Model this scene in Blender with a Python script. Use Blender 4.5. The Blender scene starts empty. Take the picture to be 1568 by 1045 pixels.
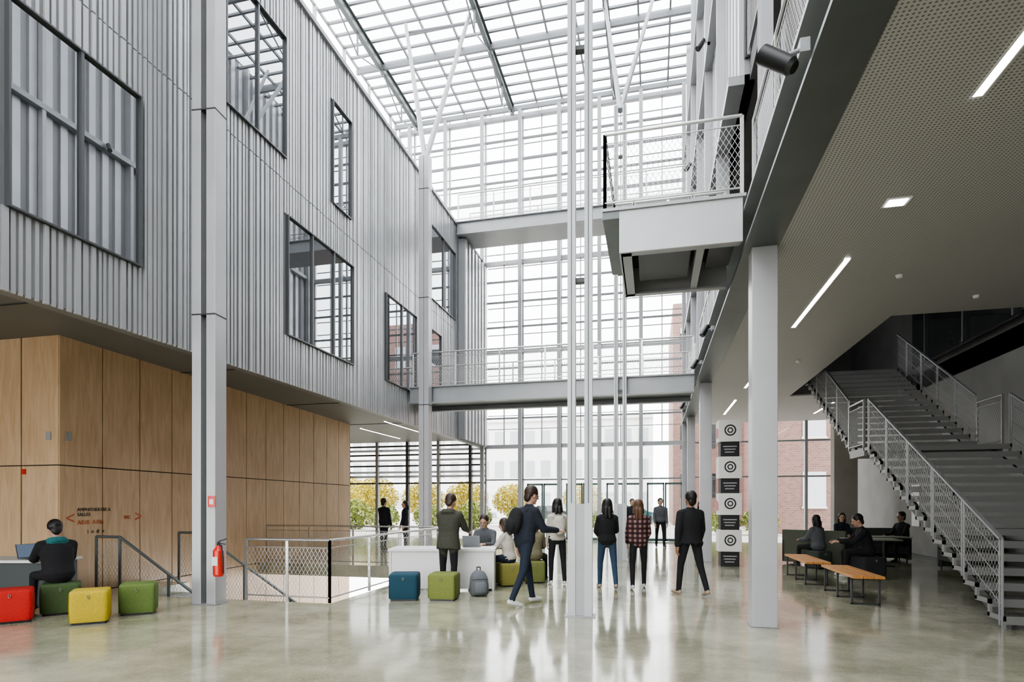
import bpy, bmesh, math, random
import numpy as np
from mathutils import Vector, Matrix
random.seed(7)
YAW = math.radians(13.5)
CY, SY = math.cos(YAW), math.sin(YAW)
def S(u, d, z=0.0):
    """plan position: u metres right / d metres ahead of the entrance survey point"""
    return Vector((CY*u-SY*d, SY*u+CY*d, z))
V = Vector
# ------------------------------------------------------------------ materials
MATS = {}
def M(name, col, rough=.5, metal=0., var=0., scale=4., bump=0., stretch=(1,1,1), emit=0., spec=.5, coat=0.):
    if name in MATS: return MATS[name]
    m = bpy.data.materials.new(name); m.use_nodes = True
    nt = m.node_tree; b = nt.nodes['Principled BSDF']
    b.inputs['Base Color'].default_value = (*col, 1)
    b.inputs['Roughness'].default_value = rough
    b.inputs['Metallic'].default_value = metal
    b.inputs['Specular IOR Level'].default_value = spec
    if coat: b.inputs['Coat Weight'].default_value = coat
    if emit:
        b.inputs['Emission Color'].default_value = (*col, 1)
        b.inputs['Emission Strength'].default_value = emit
    if var or bump:
        tc = nt.nodes.new('ShaderNodeTexCoord'); mp = nt.nodes.new('ShaderNodeMapping')
        mp.inputs['Scale'].default_value = stretch
        nz = nt.nodes.new('ShaderNodeTexNoise'); nz.inputs['Scale'].default_value = scale
        nz.inputs['Detail'].default_value = 6
        nt.links.new(tc.outputs['Object'], mp.inputs[0]); nt.links.new(mp.outputs[0], nz.inputs['Vector'])
        if var:
            r = nt.nodes.new('ShaderNodeValToRGB')
            r.color_ramp.elements[0].position = .3; r.color_ramp.elements[1].position = .7
            r.color_ramp.elements[0].color = (*[max(0, c*(1-var)) for c in col], 1)
            r.color_ramp.elements[1].color = (*[min(1, c*(1+var)) for c in col], 1)
            nt.links.new(nz.outputs['Fac'], r.inputs[0]); nt.links.new(r.outputs[0], b.inputs['Base Color'])
        if bump:
            bp = nt.nodes.new('ShaderNodeBump'); bp.inputs['Strength'].default_value = bump
            bp.inputs['Distance'].default_value = .01
            nt.links.new(nz.outputs['Fac'], bp.inputs['Height']); nt.links.new(bp.outputs[0], b.inputs['Normal'])
    MATS[name] = m
    return m

def math_node(nt, op, a, b=None):
    n = nt.nodes.new('ShaderNodeMath'); n.operation = op
    for i, x in enumerate((a, b)):
        if x is None: continue
        if isinstance(x, (int, float)): n.inputs[i].default_value = x
        else: nt.links.new(x, n.inputs[i])
    return n.outputs[0]

def glass_mat(name, tint, refl, dark=None, fres=1.0):
    m = bpy.data.materials.new(name); m.use_nodes = True; nt = m.node_tree
    nt.nodes.remove(nt.nodes['Principled BSDF']); out = nt.nodes['Material Output']
    gl = nt.nodes.new('ShaderNodeBsdfGlossy'); gl.inputs['Roughness'].default_value = .01
    gl.inputs['Color'].default_value = (.95, .97, 1, 1)
    if dark is None:
        tr = nt.nodes.new('ShaderNodeBsdfTransparent'); tr.inputs['Color'].default_value = (*tint, 1)
    else:
        tr = nt.nodes.new('ShaderNodeBsdfDiffuse'); tr.inputs['Color'].default_value = (*dark, 1)
    lw = nt.nodes.new('ShaderNodeFresnel'); lw.inputs['IOR'].default_value = 1.45
    fac = math_node(nt, 'ADD', math_node(nt, 'MULTIPLY', lw.outputs[0], fres), refl)
    mx = nt.nodes.new('ShaderNodeMixShader')
    nt.links.new(fac, mx.inputs[0]); nt.links.new(tr.outputs[0], mx.inputs[1]); nt.links.new(gl.outputs[0], mx.inputs[2])
    nt.links.new(mx.outputs[0], out.inputs[0])
    return m

def floor_mat():
    m = bpy.data.materials.new('polished_concrete'); m.use_nodes = True; nt = m.node_tree
    b = nt.nodes['Principled BSDF']; tc = nt.nodes.new('ShaderNodeTexCoord')
    n1 = nt.nodes.new('ShaderNodeTexNoise'); n1.inputs['Scale'].default_value = .8; n1.inputs['Detail'].default_value = 9; n1.inputs['Roughness'].default_value = .68
    n2 = nt.nodes.new('ShaderNodeTexNoise'); n2.inputs['Scale'].default_value = 40; n2.inputs['Detail'].default_value = 3
    nt.links.new(tc.outputs['Object'], n1.inputs['Vector']); nt.links.new(tc.outputs['Object'], n2.inputs['Vector'])
    r = nt.nodes.new('ShaderNodeValToRGB'); e = r.color_ramp.elements
    e[0].position = .36; e[0].color = (.22, .215, .15, 1); e[1].position = .64; e[1].color = (.44, .43, .32, 1)
    f = math_node(nt, 'ADD', n1.outputs['Fac'], math_node(nt, 'MULTIPLY', math_node(nt, 'SUBTRACT', n2.outputs['Fac'], .5), .25))
    nt.links.new(f, r.inputs[0])
    sp = nt.nodes.new('ShaderNodeSeparateXYZ'); nt.links.new(tc.outputs['Object'], sp.inputs[0])
    j = None
    for o, off in ((0, 2.9), (1, 1.1)):
        x = math_node(nt, 'FRACT', math_node(nt, 'DIVIDE', math_node(nt, 'ADD', sp.outputs[o], 100+off), 4.2))
        l = math_node(nt, 'LESS_THAN', math_node(nt, 'ABSOLUTE', math_node(nt, 'SUBTRACT', x, .5)), .0010)
        j = l if j is None else math_node(nt, 'MAXIMUM', j, l)
    mx = nt.nodes.new('ShaderNodeMixRGB'); mx.inputs[2].default_value = (.14, .14, .12, 1)
    nt.links.new(math_node(nt, 'MULTIPLY', j, .6), mx.inputs[0]); nt.links.new(r.outputs[0], mx.inputs[1]); nt.links.new(mx.outputs[0], b.inputs['Base Color'])
    rr = nt.nodes.new('ShaderNodeMapRange'); rr.inputs[3].default_value = .05; rr.inputs[4].default_value = .17
    nt.links.new(n1.outputs['Fac'], rr.inputs[0]); nt.links.new(rr.outputs[0], b.inputs['Roughness'])
    b.inputs['Specular IOR Level'].default_value = .85
    bp = nt.nodes.new('ShaderNodeBump'); bp.inputs['Strength'].default_value = .05; bp.inputs['Distance'].default_value = .02
    n3 = nt.nodes.new('ShaderNodeTexNoise'); n3.inputs['Scale'].default_value = 3; nt.links.new(tc.outputs['Object'], n3.inputs['Vector'])
    nt.links.new(n3.outputs['Fac'], bp.inputs['Height']); nt.links.new(bp.outputs[0], b.inputs['Normal'])
    return m

def perf_mat(name, col, hole, pitch, axes=(0, 1), rad=.26):
    m = bpy.data.materials.new(name); m.use_nodes = True; nt = m.node_tree
    b = nt.nodes['Principled BSDF']; tc = nt.nodes.new('ShaderNodeTexCoord')
    sp = nt.nodes.new('ShaderNodeSeparateXYZ'); nt.links.new(tc.outputs['Object'], sp.inputs[0])
    ds = []
    for a in axes:
        x = math_node(nt, 'FRACT', math_node(nt, 'DIVIDE', math_node(nt, 'ADD', sp.outputs[a], 50), pitch))
        x = math_node(nt, 'SUBTRACT', x, .5); ds.append(math_node(nt, 'MULTIPLY', x, x))
    d = math_node(nt, 'SQRT', math_node(nt, 'ADD', ds[0], ds[1]))
    f = math_node(nt, 'LESS_THAN', d, rad)
    mx = nt.nodes.new('ShaderNodeMixRGB'); mx.inputs[1].default_value = (*col, 1); mx.inputs[2].default_value = (*hole, 1)
    nt.links.new(f, mx.inputs[0]); nt.links.new(mx.outputs[0], b.inputs['Base Color'])
    b.inputs['Roughness'].default_value = .55
    return m

def net_mat(name, col, pitch, wire=.12):
    m = bpy.data.materials.new(name); m.use_nodes = True; nt = m.node_tree
    b = nt.nodes['Principled BSDF']; out = nt.nodes['Material Output']
    b.inputs['Base Color'].default_value = (*col, 1); b.inputs['Metallic'].default_value = .5; b.inputs['Roughness'].default_value = .4
    tc = nt.nodes.new('ShaderNodeTexCoord'); sp = nt.nodes.new('ShaderNodeSeparateXYZ'); nt.links.new(tc.outputs['Object'], sp.inputs[0])
    h = math_node(nt, 'ADD', sp.outputs[0], sp.outputs[1])
    z = math_node(nt, 'MULTIPLY', sp.outputs[2], .6)
    fs = []
    for op in ('ADD', 'SUBTRACT'):
        x = math_node(nt, 'FRACT', math_node(nt, 'DIVIDE', math_node(nt, 'ADD', math_node(nt, op, h, z), 80), pitch))
        fs.append(math_node(nt, 'LESS_THAN', x, wire))
    f = math_node(nt, 'MAXIMUM', fs[0], fs[1])
    tr = nt.nodes.new('ShaderNodeBsdfTransparent'); mx = nt.nodes.new('ShaderNodeMixShader')
    nt.links.new(f, mx.inputs[0]); nt.links.new(tr.outputs[0], mx.inputs[1]); nt.links.new(b.outputs[0], mx.inputs[2]); nt.links.new(mx.outputs[0], out.inputs[0])
    return m

def brick_mat():
    m = bpy.data.materials.new('brick'); m.use_nodes = True; nt = m.node_tree
    b = nt.nodes['Principled BSDF']; tc = nt.nodes.new('ShaderNodeTexCoord')
    mp = nt.nodes.new('ShaderNodeMapping'); mp.inputs['Rotation'].default_value = (math.pi/2, 0, 0)
    br = nt.nodes.new('ShaderNodeTexBrick'); br.inputs['Scale'].default_value = 2.2
    br.inputs['Color1'].default_value = (.22, .12, .10, 1); br.inputs['Color2'].default_value = (.28, .16, .13, 1); br.inputs['Mortar'].default_value = (.28, .24, .23, 1)
    nt.links.new(tc.outputs['Object'], mp.inputs[0]); nt.links.new(mp.outputs[0], br.inputs[0]); nt.links.new(br.outputs[0], b.inputs['Base Color'])
    b.inputs['Roughness'].default_value = .9
    return m

def wood_mat(name, c1, c2):
    m = bpy.data.materials.new(name); m.use_nodes = True; nt = m.node_tree
    b = nt.nodes['Principled BSDF']; tc = nt.nodes.new('ShaderNodeTexCoord'); mp = nt.nodes.new('ShaderNodeMapping')
    mp.inputs['Scale'].default_value = (6, 6, .7)
    nz = nt.nodes.new('ShaderNodeTexNoise'); nz.inputs['Scale'].default_value = 2.2; nz.inputs['Detail'].default_value = 10; nz.inputs['Distortion'].default_value = .8
    n2 = nt.nodes.new('ShaderNodeTexNoise'); n2.inputs['Scale'].default_value = .9
    nt.links.new(tc.outputs['Object'], mp.inputs[0]); nt.links.new(mp.outputs[0], nz.inputs['Vector']); nt.links.new(tc.outputs['Object'], n2.inputs['Vector'])
    f = math_node(nt, 'ADD', math_node(nt, 'MULTIPLY', nz.outputs['Fac'], .7), math_node(nt, 'MULTIPLY', n2.outputs['Fac'], .3))
    r = nt.nodes.new('ShaderNodeValToRGB'); e = r.color_ramp.elements
    e[0].position = .36; e[0].color = (*c1, 1); e[1].position = .64; e[1].color = (*c2, 1)
    nt.links.new(f, r.inputs[0]); nt.links.new(r.outputs[0], b.inputs['Base Color']); b.inputs['Roughness'].default_value = .42
    return m

def plaid_mat():
    m = bpy.data.materials.new('plaid_cloth'); m.use_nodes = True; nt = m.node_tree
    b = nt.nodes['Principled BSDF']; tc = nt.nodes.new('ShaderNodeTexCoord'); sp = nt.nodes.new('ShaderNodeSeparateXYZ')
    nt.links.new(tc.outputs['Object'], sp.inputs[0])
    a = math_node(nt, 'LESS_THAN', math_node(nt, 'FRACT', math_node(nt, 'MULTIPLY', math_node(nt, 'ADD', sp.outputs[0], 9), 11)), .5)
    c = math_node(nt, 'LESS_THAN', math_node(nt, 'FRACT', math_node(nt, 'MULTIPLY', sp.outputs[2], 11)), .5)
    f = math_node(nt, 'MULTIPLY', math_node(nt, 'ADD', a, c), .5)
    r = nt.nodes.new('ShaderNodeValToRGB'); r.color_ramp.interpolation = 'CONSTANT'; e = r.color_ramp.elements
    e[0].color = (.02, .012, .015, 1); e[1].position = .8; e[1].color = (.26, .19, .17, 1); x = e.new(.3); x.color = (.08, .022, .026, 1)
    nt.links.new(f, r.inputs[0]); nt.links.new(r.outputs[0], b.inputs['Base Color']); b.inputs['Roughness'].default_value = .9
    return m

clad = M('clad_metal', (.52, .525, .54), .34, .45, .06, 1.5)
clad_b = M('clad_metal_back', (.29, .295, .305), .5, .3)
steel = M('steel_grey', (.32, .33, .34), .4, .35, .06, 2)
steel_r = M('steel_roof', (.20, .21, .22), .45, .3)
steel_d = M('steel_dark', (.06, .063, .065), .45, .3)
frame_m = M('window_frame_dark', (.13, .135, .14), .35, .5)
steel_g = M('steel_green_grey', (.12, .135, .135), .4, .4, .08, 2)
white_st = M('steel_light_paint', (.44, .44, .455), .38, .25, .05, 2)
stain = M('stainless', (.55, .55, .54), .25, .9)
white = M('white_paint', (.76, .76, .75), .5)
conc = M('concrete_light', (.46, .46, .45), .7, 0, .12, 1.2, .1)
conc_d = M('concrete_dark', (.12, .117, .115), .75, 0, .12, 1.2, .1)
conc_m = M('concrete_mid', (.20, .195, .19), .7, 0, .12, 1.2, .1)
beige = M('concrete_beige', (.30, .28, .25), .75, 0, .1, 1.2, .1)
soff = M('soffit_grey', (.20, .195, .185), .5, 0, .05, 1)
FLOOR = floor_mat()
perf = perf_mat('perforated_ceiling', (.47, .46, .45), (.16, .16, .16), .035)
wood = wood_mat('plywood', (.55, .36, .20), (.70, .50, .31))
wood2 = wood_mat('bench_wood', (.50, .22, .06), (.62, .30, .09))
groove = M('groove', (.05, .035, .02), .8)
net = net_mat('wire_net', (.42, .42, .42), .07, .10)
net_d = net_mat('bronze_net', (.10, .085, .07), .05, .32)
glass = glass_mat('clear_glass', (.97, .985, .98), .01, fres=.6)
glassr = glass_mat('roof_glass', (.92, .94, .95), .03, fres=0)
glassw = glass_mat('dark_window_glass', None, .25, (.03, .033, .035))
brick = brick_mat()
led = M('led_strip', (1, .97, .92), .5, emit=16)
black = M('black_plastic', (.015, .015, .016), .4)
red = M('extinguisher_red', (.62, .03, .02), .3, coat=.4)
plaid = plaid_mat()

# ------------------------------------------------------------------ mesh builder
class B:
    def __init__(s, name): s.n = name; s.v = []; s.f = []; s.m = []; s.mats = []; s.sm = []
    def mi(s, mat):
        if mat not in s.mats: s.mats.append(mat)
        return s.mats.index(mat)
    def add(s, vs, fs, mat, smooth=False):
        o = len(s.v); s.v += [tuple(v) for v in vs]; k = s.mi(mat)
        for f in fs: s.f.append([o+i for i in f]); s.m.append(k); s.sm.append(smooth)
    def obox(s, o, a, b, c, mat):
        o, a, b, c = V(o), V(a), V(b), V(c)
        vs = [o, o+a, o+a+b, o+b, o+c, o+a+c, o+a+b+c, o+b+c]
        fs = [(0, 3, 2, 1), (4, 5, 6, 7), (0, 1, 5, 4), (1, 2, 6, 5), (2, 3, 7, 6), (3, 0, 4, 7)]
        if a.cross(b).dot(c) < 0: fs = [tuple(reversed(f)) for f in fs]
        s.add(vs, fs, mat)
    def box(s, x0, x1, y0, y1, z0, z1, mat):
        s.obox((x0, y0, z0), (x1-x0, 0, 0), (0, y1-y0, 0), (0, 0, z1-z0), mat)
    def axes(s, p0, p1):
        d = (V(p1)-V(p0)).normalized()
        r = V((0, 0, 1)) if abs(d.z) < .95 else V((0, 1, 0))
        a = d.cross(r).normalized(); return d, a, a.cross(d).normalized()
    def beam(s, p0, p1, w, h, mat):
        p0, p1 = V(p0), V(p1); d, a, b = s.axes(p0, p1)
        s.obox(p0-a*w/2-b*h/2, a*w, b*h, p1-p0, mat)
    def hbeam(s, p0, p1, w, h, t, mat):
        p0, p1 = V(p0), V(p1); d, a, b = s.axes(p0, p1)
        for k in (-1, 1):
            q = b*(h/2-t/2)*k; s.beam(p0+q, p1+q, w, t, mat)
        s.beam(p0, p1, t*.8, h-2*t, mat)
    def tube(s, p0, p1, r, mat, r1=None, n=10):
        p0, p1 = V(p0), V(p1); d, a, b = s.axes(p0, p1); r1 = r if r1 is None else r1
        vs = []
        for p, q in ((p0, r), (p1, r1)):
            for i in range(n):
                t = 2*math.pi*i/n; vs.append(p+a*math.cos(t)*q+b*math.sin(t)*q)
        fs = [(i, (i+1) % n, n+(i+1) % n, n+i) for i in range(n)]
        s.add(vs, fs, mat, True); s.add(vs[:n], [tuple(reversed(range(n)))], mat); s.add(vs[n:], [tuple(range(n))], mat)
    def path(s, pts, r, mat, n=8):
        for i in range(len(pts)-1): s.tube(pts[i], pts[i+1], r, mat, n=n)
    def quad(s, a, b, c, d, mat): s.add([a, b, c, d], [(0, 1, 2, 3)], mat)
    def done(s, bevel=0, seg=2, loc=None):
        me = bpy.data.meshes.new(s.n); me.from_pydata(s.v, [], s.f); me.update()
        for m in s.mats: me.materials.append(m)
        me.polygons.foreach_set('material_index', s.m); me.polygons.foreach_set('use_smooth', s.sm)
        o = bpy.data.objects.new(s.n, me); bpy.context.collection.objects.link(o)
        if bevel:
            md = o.modifiers.new('bevel', 'BEVEL'); md.width = bevel; md.segments = seg; md.limit_method = 'ANGLE'; md.angle_limit = math.radians(50)
        if loc is not None: o.location = loc
        return o

# ------------------------------------------------------------------ shell
FY = 25.0                     # entrance facade
WX = -7.2                     # clad wall
b = B('floor')
b.box(-20, 12, -8, 8.2, -.3, 0, FLOOR); b.box(-4.87, 12, 8.2, 13.5, -.3, 0, FLOOR)
b.box(-20, 12, 13.5, FY+.1, -.3, 0, FLOOR); b.box(-20, -11, 8.2, 13.5, -.3, 0, FLOOR)
b.done()
b = B('floor_basement'); b.box(-20, -3, 6, 20, -3.3, -3, conc_d); b.box(-4.87, -4.77, 8.1, 13.6, -3, -.3, conc); b.box(-11, -4.8, 8.1, 8.2, -3, -.3, conc); b.done()
pav = M('paving', (.42, .40, .37), .9, 0, .15, .6)
b = B('ground_outside'); b.box(-90, 90, FY+.1, 130, -.35, -.02, pav); b.box(-90, 90, -80, -8.3, -.35, -.02, pav); b.done()

# clad wall with windows
WIN = [(5.23, 7.0, 5.0, 7.42, 2), (2.2, 4.3, 5.0, 7.42, 2), (8.78, 10.46, 8.55, 10.95, 2), (10.55, 13.2, 5.0, 7.4, 3), (12.28, 13.1, 8.55, 10.9, 1),
       (15.07, 17.2, 5.0, 7.4, 2), (18.4, 20.9, 8.45, 10.9, 2), (18.4, 19.4, 5.0, 7.4, 1)]
b = B('wall_left')
b.box(WX-.3, WX-.05, -8, FY, 4.03, 12.1, clad_b)
b.box(WX-.34, WX+.03, -8, FY, 12.06, 12.16, steel)
y = -8.0
while y < FY-.1:
    w = random.choice((.04, .055, .075)); dep = random.choice((.015, .03))
    iv = [(4.0, 12.06)]
    for (a, c, z0, z1, n) in WIN:
        if y+w > a-.05 and y < c+.05:
            ni = []
            for (p, q) in iv:
                if z1 <= p or z0 >= q: ni.append((p, q))
                else:
                    if z0 > p: ni.append((p, z0-.03))
                    if z1 < q: ni.append((z1+.03, q))
            iv = ni
    for (p, q) in iv:
        for (p2, q2) in ((p, min(q, 8.07)), (max(p, 8.09), q)):      # sheet joint at mid height
            if q2 > p2: b.box(WX-.06, WX-.05+dep, y, y+w, p2, q2, clad)
    y += w+random.choice((.03, .04, .055))
b.done()
for i, (a, c, z0, z1, n) in enumerate(WIN):
    w = B('window_%d' % (i+1)); t = .024
    w.box(WX-.05, WX-.03, a, c, z0, z1, glassw)
    for (p, q, r, s_) in ((a-t, a, z0-t, z1+t), (c, c+t, z0-t, z1+t), (a, c, z0-t, z0), (a, c, z1, z1+t)):
        w.box(WX-.06, WX+.02, p, q, r, s_, frame_m)
    for k in range(1, n):
        ym = a+(c-a)*k/n; w.box(WX-.04, WX+.01, ym-.02, ym+.02, z0, z1, frame_m)
    w.done()
b = B('ceiling_left'); b.box(-20, WX-.3, -8, FY, 4.37, 4.5, soff)
for yy in (-2, 2.2, 6.4, 10.6, 14.8, 19): b.box(-20, WX-.3, yy, yy+.02, 4.355, 4.372, steel_d)
b.box(-20, WX-.3, -8, FY, 12.0, 12.1, conc)
b.done()
# wood wall
A = V((-9.64, 7.77, 0)); E = V((-10.46, 18.9, 0)); t = (E-A).normalized(); nrm = V((t.y, -t.x, 0)); L = (E-A).length
b = B('wall_left_wood'); Z = V((0, 0, 1))
b.obox(A-nrm*.25+t*.08+Z*-3, t*(L-.08), nrm*.22, Z*7.37, groove)
x = 0
while x < L-.1:
    wd = min(.86, L-x)
    for (z0, z1) in ((-3, -.02), (0, 2.188), (2.208, 4.37)):
        b.obox(A+t*(x+.012)-nrm*.03+Z*z0, t*(wd-.024), nrm*.03, Z*(z1-z0), wood)
    x += .86
b.box(-20, A.x-.03, A.y+.03, A.y+.25, 0, 4.37, groove)
x = A.x-.0
while x > -20:
    for (z0, z1) in ((0, 2.188), (2.208, 4.37)): b.box(x-.79, x-.016, A.y, A.y+.03, z0, z1, wood)
    x -= .806
b.obox(E-nrm*6, nrm*6, t*.05, Z*4.37, wood)
b.done()
def text(name, s_, size, org, xd, yd, mat):
    cu = bpy.data.curves.new(name, 'FONT'); cu.body = s_; cu.size = size; cu.extrude = .002
    o = bpy.data.objects.new(name, cu); bpy.context.collection.objects.link(o)
    dg = bpy.context.evaluated_depsgraph_get(); me = bpy.data.meshes.new_from_object(o.evaluated_get(dg))
    bpy.data.objects.remove(o); o = bpy.data.objects.new(name, me); bpy.context.collection.objects.link(o)
    me.materials.clear(); me.materials.append(mat)
    xd, yd = V(xd).normalized(), V(yd).normalized(); zd = xd.cross(yd)
    o.matrix_world = Matrix(((xd.x, yd.x, zd.x, org[0]), (xd.y, yd.y, zd.y, org[1]), (xd.z, yd.z, zd.z, org[2]), (0, 0, 0, 1)))
    return o
txo = M('sign_orange', (.60, .13, .05), .6); txb = M('sign_black', (.03, .03, .03), .6)
o = A+t*.34+nrm*.006
text('wayfinding_text', 'AMPHITHEATRE A\nSALLES', .085, o+Z*1.42, t, Z, txb)
text('wayfinding_text.001', 'A010  A106', .11, o+Z*1.19, t, Z, txo)
text('wayfinding_text.002', '>', .3, o+t*1.25+Z*1.2, t, Z, txo)
text('wayfinding_text.003', '<', .3, o-t*.22+Z*1.2, t, Z, txo)
text('wayfinding_text.004', 'WC', .1, o+t*.98+Z*1.26, t, Z, txo)
text('wayfinding_text.005', 'i  o  #  x', .1, o+t*.2+Z*1.03, t, Z, txb)
b = B('wall_switch_plates')
b.box(-9.90, -9.80, 7.755, 7.77, 2.62, 2.76, M('plate_grey', (.35, .35, .35), .4))
b.obox(A+t*.12+nrm*.002+Z*2.62, t*.1, nrm*.012, Z*.14, MATS['plate_grey'])
b.box(-10.42, -10.34, 7.75, 7.77, 2.05, 2.14, red); b.done()

# right: ceiling with stair opening
b = B('ceiling_right')
for (x0, x1, y0, y1) in ((1.53, 12, -8, 11.4), (1.53, 4.0, 11.4, 19.2), (7.4, 12, 11.4, 19.2), (1.53, 12, 19.2, FY)):
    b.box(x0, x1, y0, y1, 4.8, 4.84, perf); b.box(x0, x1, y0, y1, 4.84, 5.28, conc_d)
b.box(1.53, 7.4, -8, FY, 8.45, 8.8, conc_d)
b.done()
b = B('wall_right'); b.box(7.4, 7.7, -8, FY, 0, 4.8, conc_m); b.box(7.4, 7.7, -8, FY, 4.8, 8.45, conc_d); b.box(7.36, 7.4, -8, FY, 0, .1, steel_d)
b.box(5.8, 6.5, 21.3, 21.7, 0, 4.79, beige); b.done()
b = B('wall_back')
b.box(-20, 12, -8.3, -8, 17.5, 19.2, conc); b.box(1.3, 12, -8.3, -8, -.3, 17.5, conc); b.box(-20, -7.2, -8.3, -8, 4.3, 17.5, conc); b.done()
b = B('window_back')  # unseen glazing behind the camera, added to let in frontal fill light
for i in range(11): x = -19.5+i*2.08; b.box(x-.05, x+.05, -8.2, -8.05, 0, 17.5 if x > -7.3 else 4.3, steel)
for z in (2.4, 4.3, 6.5, 8.7, 10.9, 13.1, 15.3): b.box(-20 if z < 4.5 else -7.2, 1.3, -8.2, -8.05, z-.04, z+.04, steel)
b.quad((-7.2, -8.1, 0), (1.3, -8.1, 0), (1.3, -8.1, 17.5), (-7.2, -8.1, 17.5), glass); b.quad((-20, -8.1, 0), (-7.2, -8.1, 0), (-7.2, -8.1, 4.3), (-20, -8.1, 4.3), glass)
b.done()
b = B('wall_far_left'); b.box(-20.3, -20, -8, FY, -3, 12.1, conc); b.done()
# edge beam of the gallery
b = B('gallery_edge_beam')
b.box(1.12, 1.53, -8, FY, 4.78, 4.82, steel_g); b.box(1.34, 1.38, -8, FY, 4.82, 5.3, steel_g); b.box(1.12, 1.53, -8, FY, 5.28, 5.33, steel)
b.done()
# upper right wall (clad, with fins)
b = B('wall_right_upper')
b.box(1.45, 1.6, 10.2, FY, 8.4, 18.9, clad_b); b.box(3.3, 3.5, -8, 10.2, 8.8, 18.9, clad_b); b.box(1.45, 3.4, 10.15, 10.25, 8.8, 18.9, steel_d)
y = 10.3
while y < FY:
    b.box(1.38, 1.46, y, y+.2, 8.5, 18.9, clad); y += .42
for y in (12.2, 14.9, 17.6, 20.3, 23): b.box(1.22, 1.46, y, y+.1, 5.34, 18.9, white_st)
b.box(1.2, 1.6, 10.2, FY, 8.4, 8.55, steel); b.box(1.2, 1.6, 10.2, FY, 12.0, 12.15, steel); b.box(1.2, 1.6, 10.2, FY, 15.4, 15.5, steel)
b.done()
b = B('window_gallery')
b.box(7.2, 7.28, -4, 19, 5.4, 8.4, glassw)
for y in range(-4, 19, 2): b.box(7.12, 7.2, y, y+.07, 5.4, 8.4, steel_d)
b.done()

# ------------------------------------------------------------------ facade
b = B('curtain_wall')
main = [-7.2+1.68*i for i in range(6)]
for x in main:
    b.box(x-.035, x+.035, FY-.02, FY+.1, 0, 18.7, steel)
    b.box(x-.075, x+.075, FY-.62, FY-.46, 0, 18.4, steel)
    for z in (4.1, 8.2, 12.1, 15.4): b.box(x-.02, x+.02, FY-.45, FY, z, z+.08, steel)
for x in main[:-1]: b.box(x+.84-.02, x+.84+.02, FY-.01, FY+.07, 4.1, 18.7, steel)
zs = [2.6, 5.3, 6.4, 7.5, 9.3, 10.4, 11.3, 13.0, 13.9, 14.8, 15.7, 16.6, 17.5]
for z in zs: b.box(-7.2 if z < 12 else -11.3, 1.3, FY-.03, FY+.08, z-.03, z+.03, steel_r)
for z in (4.05, 8.2, 12.1, 18.45): b.box(-7.2 if z < 12 else -11.3, 1.3, FY-.1, FY+.1, z-.08, z+.08, steel)
for x in (-11.3, -10.56, -8.88):
    b.box(x-.035, x+.035, FY-.02, FY+.1, 12.1, 18.7, steel); b.box(x-.075, x+.075, FY-.62, FY-.46, 12.1, 18.4, steel)
z = 4.85
while z < 18.5:
    b.box(-11.3 if z > 12.2 else -7.2, 1.3, FY+.35, FY+.40, z, z+.03, steel_r); z += .6
b.quad((-7.2, FY+.03, 0), (1.3, FY+.03, 0), (1.3, FY+.03, 18.7), (-7.2, FY+.03, 18.7), glass)
b.quad((-11.3, FY+.03, 12.1), (-7.2, FY+.03, 12.1), (-7.2, FY+.03, 18.7), (-11.3, FY+.03, 18.7), glass)
for y in range(-8, 25, 2): b.box(-11.36, -11.24, y, y+.06, 12.1, 18.7, steel)
for z in (13.7, 15.4, 17.1): b.box(-11.34, -11.26, -8, FY, z, z+.05, steel)
b.done()
b = B('window_ground_left')
for i in range(8):
    x = -7.9-1.5*i; b.box(x-.06, x+.06, FY-.1, FY+.1, 0, 4.37, steel if i % 2 else steel_d)
for z in (2.45, 3.25, 3.75, 4.15): b.box(-20, WX, FY-.05, FY+.08, z, z+.07, steel_d)
for z in (2.75, 2.95, 3.5, 3.95): b.box(-20, WX, FY+.1, FY+.16, z, z+.1, white_st)
b.quad((-20, FY+.03, 0), (WX, FY+.03, 0), (WX, FY+.03, 4.37), (-20, FY+.03, 4.37), glass)
b.done()
b = B('window_ground_right')
for i in range(5):
    x = 1.3+1.5*i; b.box(x-.05, x+.05, FY-.1, FY+.1, 0, 4.8, steel)
for z in (2.6, 4.0): b.box(1.3, 7.4, FY-.05, FY+.08, z, z+.06, steel)
b.quad((1.3, FY+.03, 0), (7.4, FY+.03, 0), (7.4, FY+.03, 4.8), (1.3, FY+.03, 4.8), glass)
b.box(1.6, 7.4, FY, FY+.2, 5.3, 18.9, conc_d); b.done()
for i, x in enumerate((-5.3, -3.6, -1.9, -.25)):
    d = B('door_%d' % (i+1)); dk = M('door_green', (.05, .10, .09), .4)
    for k in (0, 1):
        x0 = x+k*.72
        d.box(x0, x0+.06, FY-.16, FY-.1, .01, 2.4, dk); d.box(x0+.64, x0+.7, FY-.16, FY-.1, .01, 2.4, dk)
        d.box(x0, x0+.7, FY-.16, FY-.1, 2.34, 2.42, dk); d.box(x0, x0+.7, FY-.16, FY-.1, .01, .12, dk)
        d.box(x0+.06, x0+.64, FY-.135, FY-.125, .12, 2.34, glass)
        hx = x0+(.58 if k == 0 else .1); d.tube((hx, FY-.2, .8), (hx, FY-.2, 1.4), .015, stain)
    d.done()

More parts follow.
